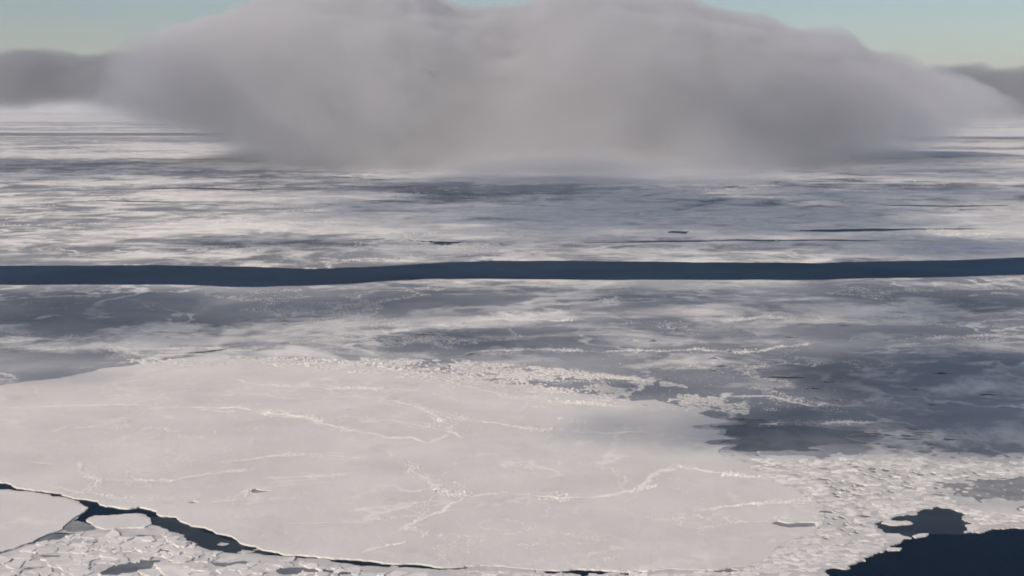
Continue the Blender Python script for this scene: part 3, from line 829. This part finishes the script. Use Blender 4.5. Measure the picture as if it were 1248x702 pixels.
def cloud_mat(name, D, color, dist, top_pts, base_pts, half, soft, nsize, namp, seed, front_pull, step, base_soft, crest_drop=330.0):
    """vapour whose density fades out through ragged tops, base and front; heights are metres, along world x"""
    m = bpy.data.materials.new(name); m.use_nodes = True
    nt = m.node_tree; nt.nodes.clear()
    P = N(nt, 'ShaderNodeTexCoord').outputs['Object']
    sep = N(nt, 'ShaderNodeSeparateXYZ'); nt.links.new(P, sep.inputs[0])
    x, y, z = sep.outputs
    def op(o, a, b2=None, c=None):
        n = N(nt, 'ShaderNodeMath', operation=o)
        for i, v in enumerate((a, b2, c)):
            if v is None: continue
            if hasattr(v, 'is_output'): nt.links.new(v, n.inputs[i])
            else: n.inputs[i].default_value = v
        return n.outputs[0]
    def ss(v):
        n = N(nt, 'ShaderNodeMapRange', interpolation_type='SMOOTHSTEP'); nt.links.new(v, n.inputs['Value']); return n.outputs[0]
    x0, x1 = (top_pts[0][0] - 624) / F * dist, (top_pts[-1][0] - 624) / F * dist
    t = op('DIVIDE', op('SUBTRACT', x, x0), x1 - x0)
    def curve(pts):
        hs = [(((px - 624) / F * dist - x0) / (x1 - x0), (CAM_H + (HORIZON - py) / F * dist + 300) / 1800.0) for px, py in pts]
        fc = N(nt, 'ShaderNodeFloatCurve')
        cm = fc.mapping.curves[0]
        while len(cm.points) < len(hs): cm.points.new(.5, .5)
        for p, (u, v) in zip(cm.points, hs): p.location = (u, v); p.handle_type = 'AUTO_CLAMPED'
        fc.mapping.update()
        nt.links.new(t, fc.inputs['Value'])
        return op('SUBTRACT', op('MULTIPLY', fc.outputs[0], 1800.0), 300.0)
    n1 = op('SUBTRACT', noise(nt, P, nsize, 3.5, .56, 0.0), .5)
    n2 = noise(nt, P, nsize * 1.7, 1, .5)
    yq = op('DIVIDE', op('SUBTRACT', y, dist + half * .35), half)
    arch = op('MULTIPLY', op('MULTIPLY', yq, yq), crest_drop)
    T = ss(op('DIVIDE', op('ADD', op('SUBTRACT', op('SUBTRACT', curve(top_pts), arch), z), op('MULTIPLY', n1, namp)), soft))
    B = ss(op('DIVIDE', op('ADD', op('SUBTRACT', z, curve(base_pts)), op('MULTIPLY', n1, namp * .8)), base_soft))
    mid = (x0 + x1) / 2
    q = op('DIVIDE', op('SUBTRACT', x, mid), (x1 - x0) / 2)
    lat = op('MAXIMUM', op('SUBTRACT', 1.0, op('MULTIPLY', q, q)), 0.0)
    yf = op('SUBTRACT', dist - half, op('MULTIPLY', lat, front_pull))
    Fr = ss(op('DIVIDE', op('ADD', op('SUBTRACT', y, yf), op('MULTIPLY', n1, namp * 5)), half + front_pull))
    Fr = op('MULTIPLY', Fr, Fr)
    Bk = ss(op('DIVIDE', op('SUBTRACT', dist + half, y), half * .5))
    En = ss(op('DIVIDE', op('SUBTRACT', 1.0, op('ABSOLUTE', q)), .05))
    dens = op('MULTIPLY', op('MULTIPLY', op('MULTIPLY', T, B), op('MULTIPLY', Fr, Bk)), op('MULTIPLY', En, op('MULTIPLY', op('ADD', op('MULTIPLY', n2, 1.6), .2), D)))
    v = N(nt, 'ShaderNodeVolumePrincipled')
    v.inputs['Color'].default_value = (*color, 1)
    v.inputs['Anisotropy'].default_value = .1
    nt.links.new(dens, v.inputs['Density'])
    o = N(nt, 'ShaderNodeOutputMaterial'); nt.links.new(v.outputs[0], o.inputs['Volume'])
    m.cycles.volume_step_rate = step
    return m
def hull(name, mat, dist, top_pts, base_pts, half, pull, grow, seed, nu=160, nv=40):
    """rolled body that follows the crest, the base and the front of one cloud"""
    x0, x1 = top_pts[0][0], top_pts[-1][0]
    ppx = np.linspace(x0, x1, nu)
    q = (ppx - (x0 + x1) / 2) / ((x1 - x0) / 2); lat = 1 - q * q
    hz = lambda pts: CAM_H + (HORIZON - np.interp(ppx, *zip(*pts))) / F * dist
    zt, zb = hz(top_pts) + grow, hz(base_pts) - grow
    zt = np.maximum(zt, zb + grow)
    yf, yb = dist - half - pull * lat - 2 * grow * lat, np.full(nu, dist + half)
    th = np.linspace(0, 2 * np.pi, nv, endpoint=False)
    ct, sn = np.cos(th)[None], np.sin(th)[None]
    pw = lambda v, e: np.sign(v) * np.abs(v) ** e
    yc, hd = ((yf + yb) / 2)[:, None], ((yb - yf) / 2)[:, None]
    cap = np.sqrt(np.clip(1 - np.abs(q) ** 30, .02, 1))[:, None]
    zc, hh = ((zt + zb) / 2)[:, None], ((zt - zb) / 2)[:, None]
    yy = yc - hd * cap * pw(ct, .55)
    zz = zc + hh * cap * pw(sn, .55)
    xx = ((ppx - 624) / F * dist)[:, None] + 0 * yy
    zz = np.maximum(zz + (sn > .1) * fbm3(xx, yy, zz, nv * 6.0, 3, seed) * grow, 3.0)
    V = np.stack([xx, yy, zz], -1).reshape(-1, 3)
    i, j = np.meshgrid(np.arange(nu - 1), np.arange(nv), indexing='ij')
    f = np.stack([i*nv + j, (i+1)*nv + j, (i+1)*nv + (j+1) % nv, i*nv + (j+1) % nv], -1).reshape(-1, 4).tolist()
    f += [list(range(nv)), list(range((nu-1)*nv, nu*nv))[::-1]]
    return mesh_obj(name, V.tolist(), f, mat, smooth=True)
def mist_top(X, Y):
    xs = X * CR / Y
    e = np.clip(np.minimum(xs + 1750, 2350 - xs) / 1700, 0, 1)
    y0 = 8900 - 4400 * e ** .55 + (fbm(X, Y, 1000, 5, 61) - .5) * 1500
    r = np.clip((Y - y0) / 3200, 0, 1) * np.clip((12500 - Y) / 1500, 0, 1)
    return 3.6 + np.maximum(0, 210 * r * (.35 + 1.3 * fbm(X, Y, 500, 5, 62)) * np.clip(e * 2.5, 0, 1) - 5)
def cloud(name, D, color, dist, top_pts, base_pts, half, soft, nsize, namp, seed, pull, step, base_soft, label, group=None):
    m = cloud_mat(name + '_vapour', D, color, dist, top_pts, base_pts, half, soft, nsize, namp, seed, pull, step, base_soft)
    o = hull(name, m, dist, top_pts, base_pts, half, pull, soft * .5, seed)
    return tag(o, label, 'cloud', group)
fog = cloud('fog_cloud', .0060, (.82, .838, .88), CR, top_px, base_px, 1500, 34.0, 420.0, 300.0, 3, 1600, .42, 190.0,
      'huge soft grey fog cloud resting on the ice in the middle')
mist = height_cloud('ground_mist', mat_volume('mist_vapour', .00115, (.82, .835, .87), .1), -4300, 5000, 4500, 12500, 40, mist_top, lambda X, Y: X * 0 + 3.6)
mist.parent = fog
cloud('cloud_bank', .0034, (.43, .46, .51), 15000, [(-420, 74), (-200, 66), (-60, 68), (0, 62), (40, 56), (80, 58), (110, 61), (140, 60), (170, 66), (260, 66), (380, 78)],  # low albedo: shade from other clouds is put into the vapour colour
      [(-420, 133), (0, 134), (380, 134)], 1300, 70.0, 700.0, 420.0, 7, 200, .8, 280.0, 'low blue grey cloud bank on the horizon at the left', 'low cloud banks along the horizon')
cloud('cloud_bank', .0034, (.43, .46, .50), 13000, [(980, 96), (1080, 84), (1130, 79), (1150, 79), (1190, 79), (1220, 82), (1250, 82), (1320, 78), (1450, 86), (1650, 88)],  # vapour colour darkened here too, standing in for cloud shade
      [(980, 142), (1200, 148), (1650, 146)], 1200, 65.0, 650.0, 380.0, 8, 200, .8, 260.0, 'low grey cloud bank on the horizon at the right', 'low cloud banks along the horizon')

# broken cloud overhead, above the frame: it throws the shadows that lie on the ice
DECK = 1500.0
shadows = [  # where the shade lies in the photograph: centre, half width, half height (pixels), weight
    (170, 385, 300, 24, .8), (40, 372, 160, 16, .5), (520, 420, 150, 14, .45), (700, 365, 330, 14, .55), (760, 385, 90, 10, .5),
    (1090, 372, 260, 20, .7), (1000, 410, 240, 12, .5), (1150, 460, 200, 26, 1.7), (1080, 500, 180, 20, .6), (770, 522, 75, 20, .75), (1000, 532, 190, 17, .8),
    (790, 462, 60, 7, .5), (30, 452, 70, 9, .6), (485, 574, 50, 5, .2), (18, 552, 40, 6, .3),
    (600, 245, 240, 20, 1.1), (850, 262, 300, 26, 1.35), (1020, 302, 260, 10, .6), (1120, 236, 200, 10, .9), (1130, 210, 200, 9, .7), (180, 205, 260, 12, .9), (300, 300, 120, 9, .5), (620, 300, 260, 11, .4),
    (700, 222, 300, 8, .6), (1180, 300, 200, 10, .5), (1130, 524, 170, 20, 1.5), (1200, 495, 120, 20, .8),
]
shift = (sun_dir.x / sun_dir.z * DECK, sun_dir.y / sun_dir.z * DECK)
g = []
for cx_, cy_, rx_, ry_, w_ in shadows:
    c = W(cx_, cy_); a = W(cx_ + rx_, cy_); t_, b_ = W(cx_, cy_ - ry_), W(cx_, cy_ + ry_)
    g.append((c[0] + shift[0], (t_[1] + b_[1]) / 2 + shift[1], a[0] - c[0], max(30, (t_[1] - b_[1]) / 2), w_))
def deck_tau(X, Y):
    wx = X + (fbm(X, Y, 260, 5, 21) - .5) * 260
    wy = Y + (fbm(X, Y, 260, 5, 22) - .5) * 260
    s = 0
    for x, y, rx, ry, w in g:
        s = s + 2.2 * w * np.exp(-(((wx - x) / rx) ** 2 + ((wy - y) / ry) ** 2) * 1.1)
    s = s * np.clip(-.35 + 2.7 * fbm(X, Y, 170, 5, 23, .6), .1, 3)
    far_field = np.clip((fbm(X, Y, 1500, 5, 24) - .55) * 4, 0, .8)
    outside = np.clip((np.abs(X - shift[0]) - .45 * (Y - shift[1]) - 250) / 600, 0, 1)
    s = s + far_field * outside
    return np.clip(s - .12, 0, 3.0)
SIG = .012
deck = height_cloud('cloud_deck', M['deck'], -8000, 2200, -1900, 6700, 24,
                    lambda X, Y: DECK + deck_tau(X, Y) * .5 / SIG * .62, lambda X, Y: DECK - deck_tau(X, Y) * .5 / SIG * .38, .5)
tag(deck, 'broken thin cloud overhead that shades the ice', kind='stuff')

# ------------------------------------------------------------------ haze
hx, hy0, hy1, hz0, hz1 = 160000.0, -4000.0, 160000.0, -1.5, 1330.0
haze = mesh_obj('haze', [(-hx, hy0, hz0), (hx, hy0, hz0), (hx, hy1, hz0), (-hx, hy1, hz0), (-hx, hy0, hz1), (hx, hy0, hz1), (hx, hy1, hz1), (-hx, hy1, hz1)],
                [(3, 2, 1, 0), (4, 5, 6, 7), (0, 1, 5, 4), (1, 2, 6, 5), (2, 3, 7, 6), (3, 0, 4, 7)], M['haze'])
tag(haze, 'thin pale haze over the ice', kind='stuff')
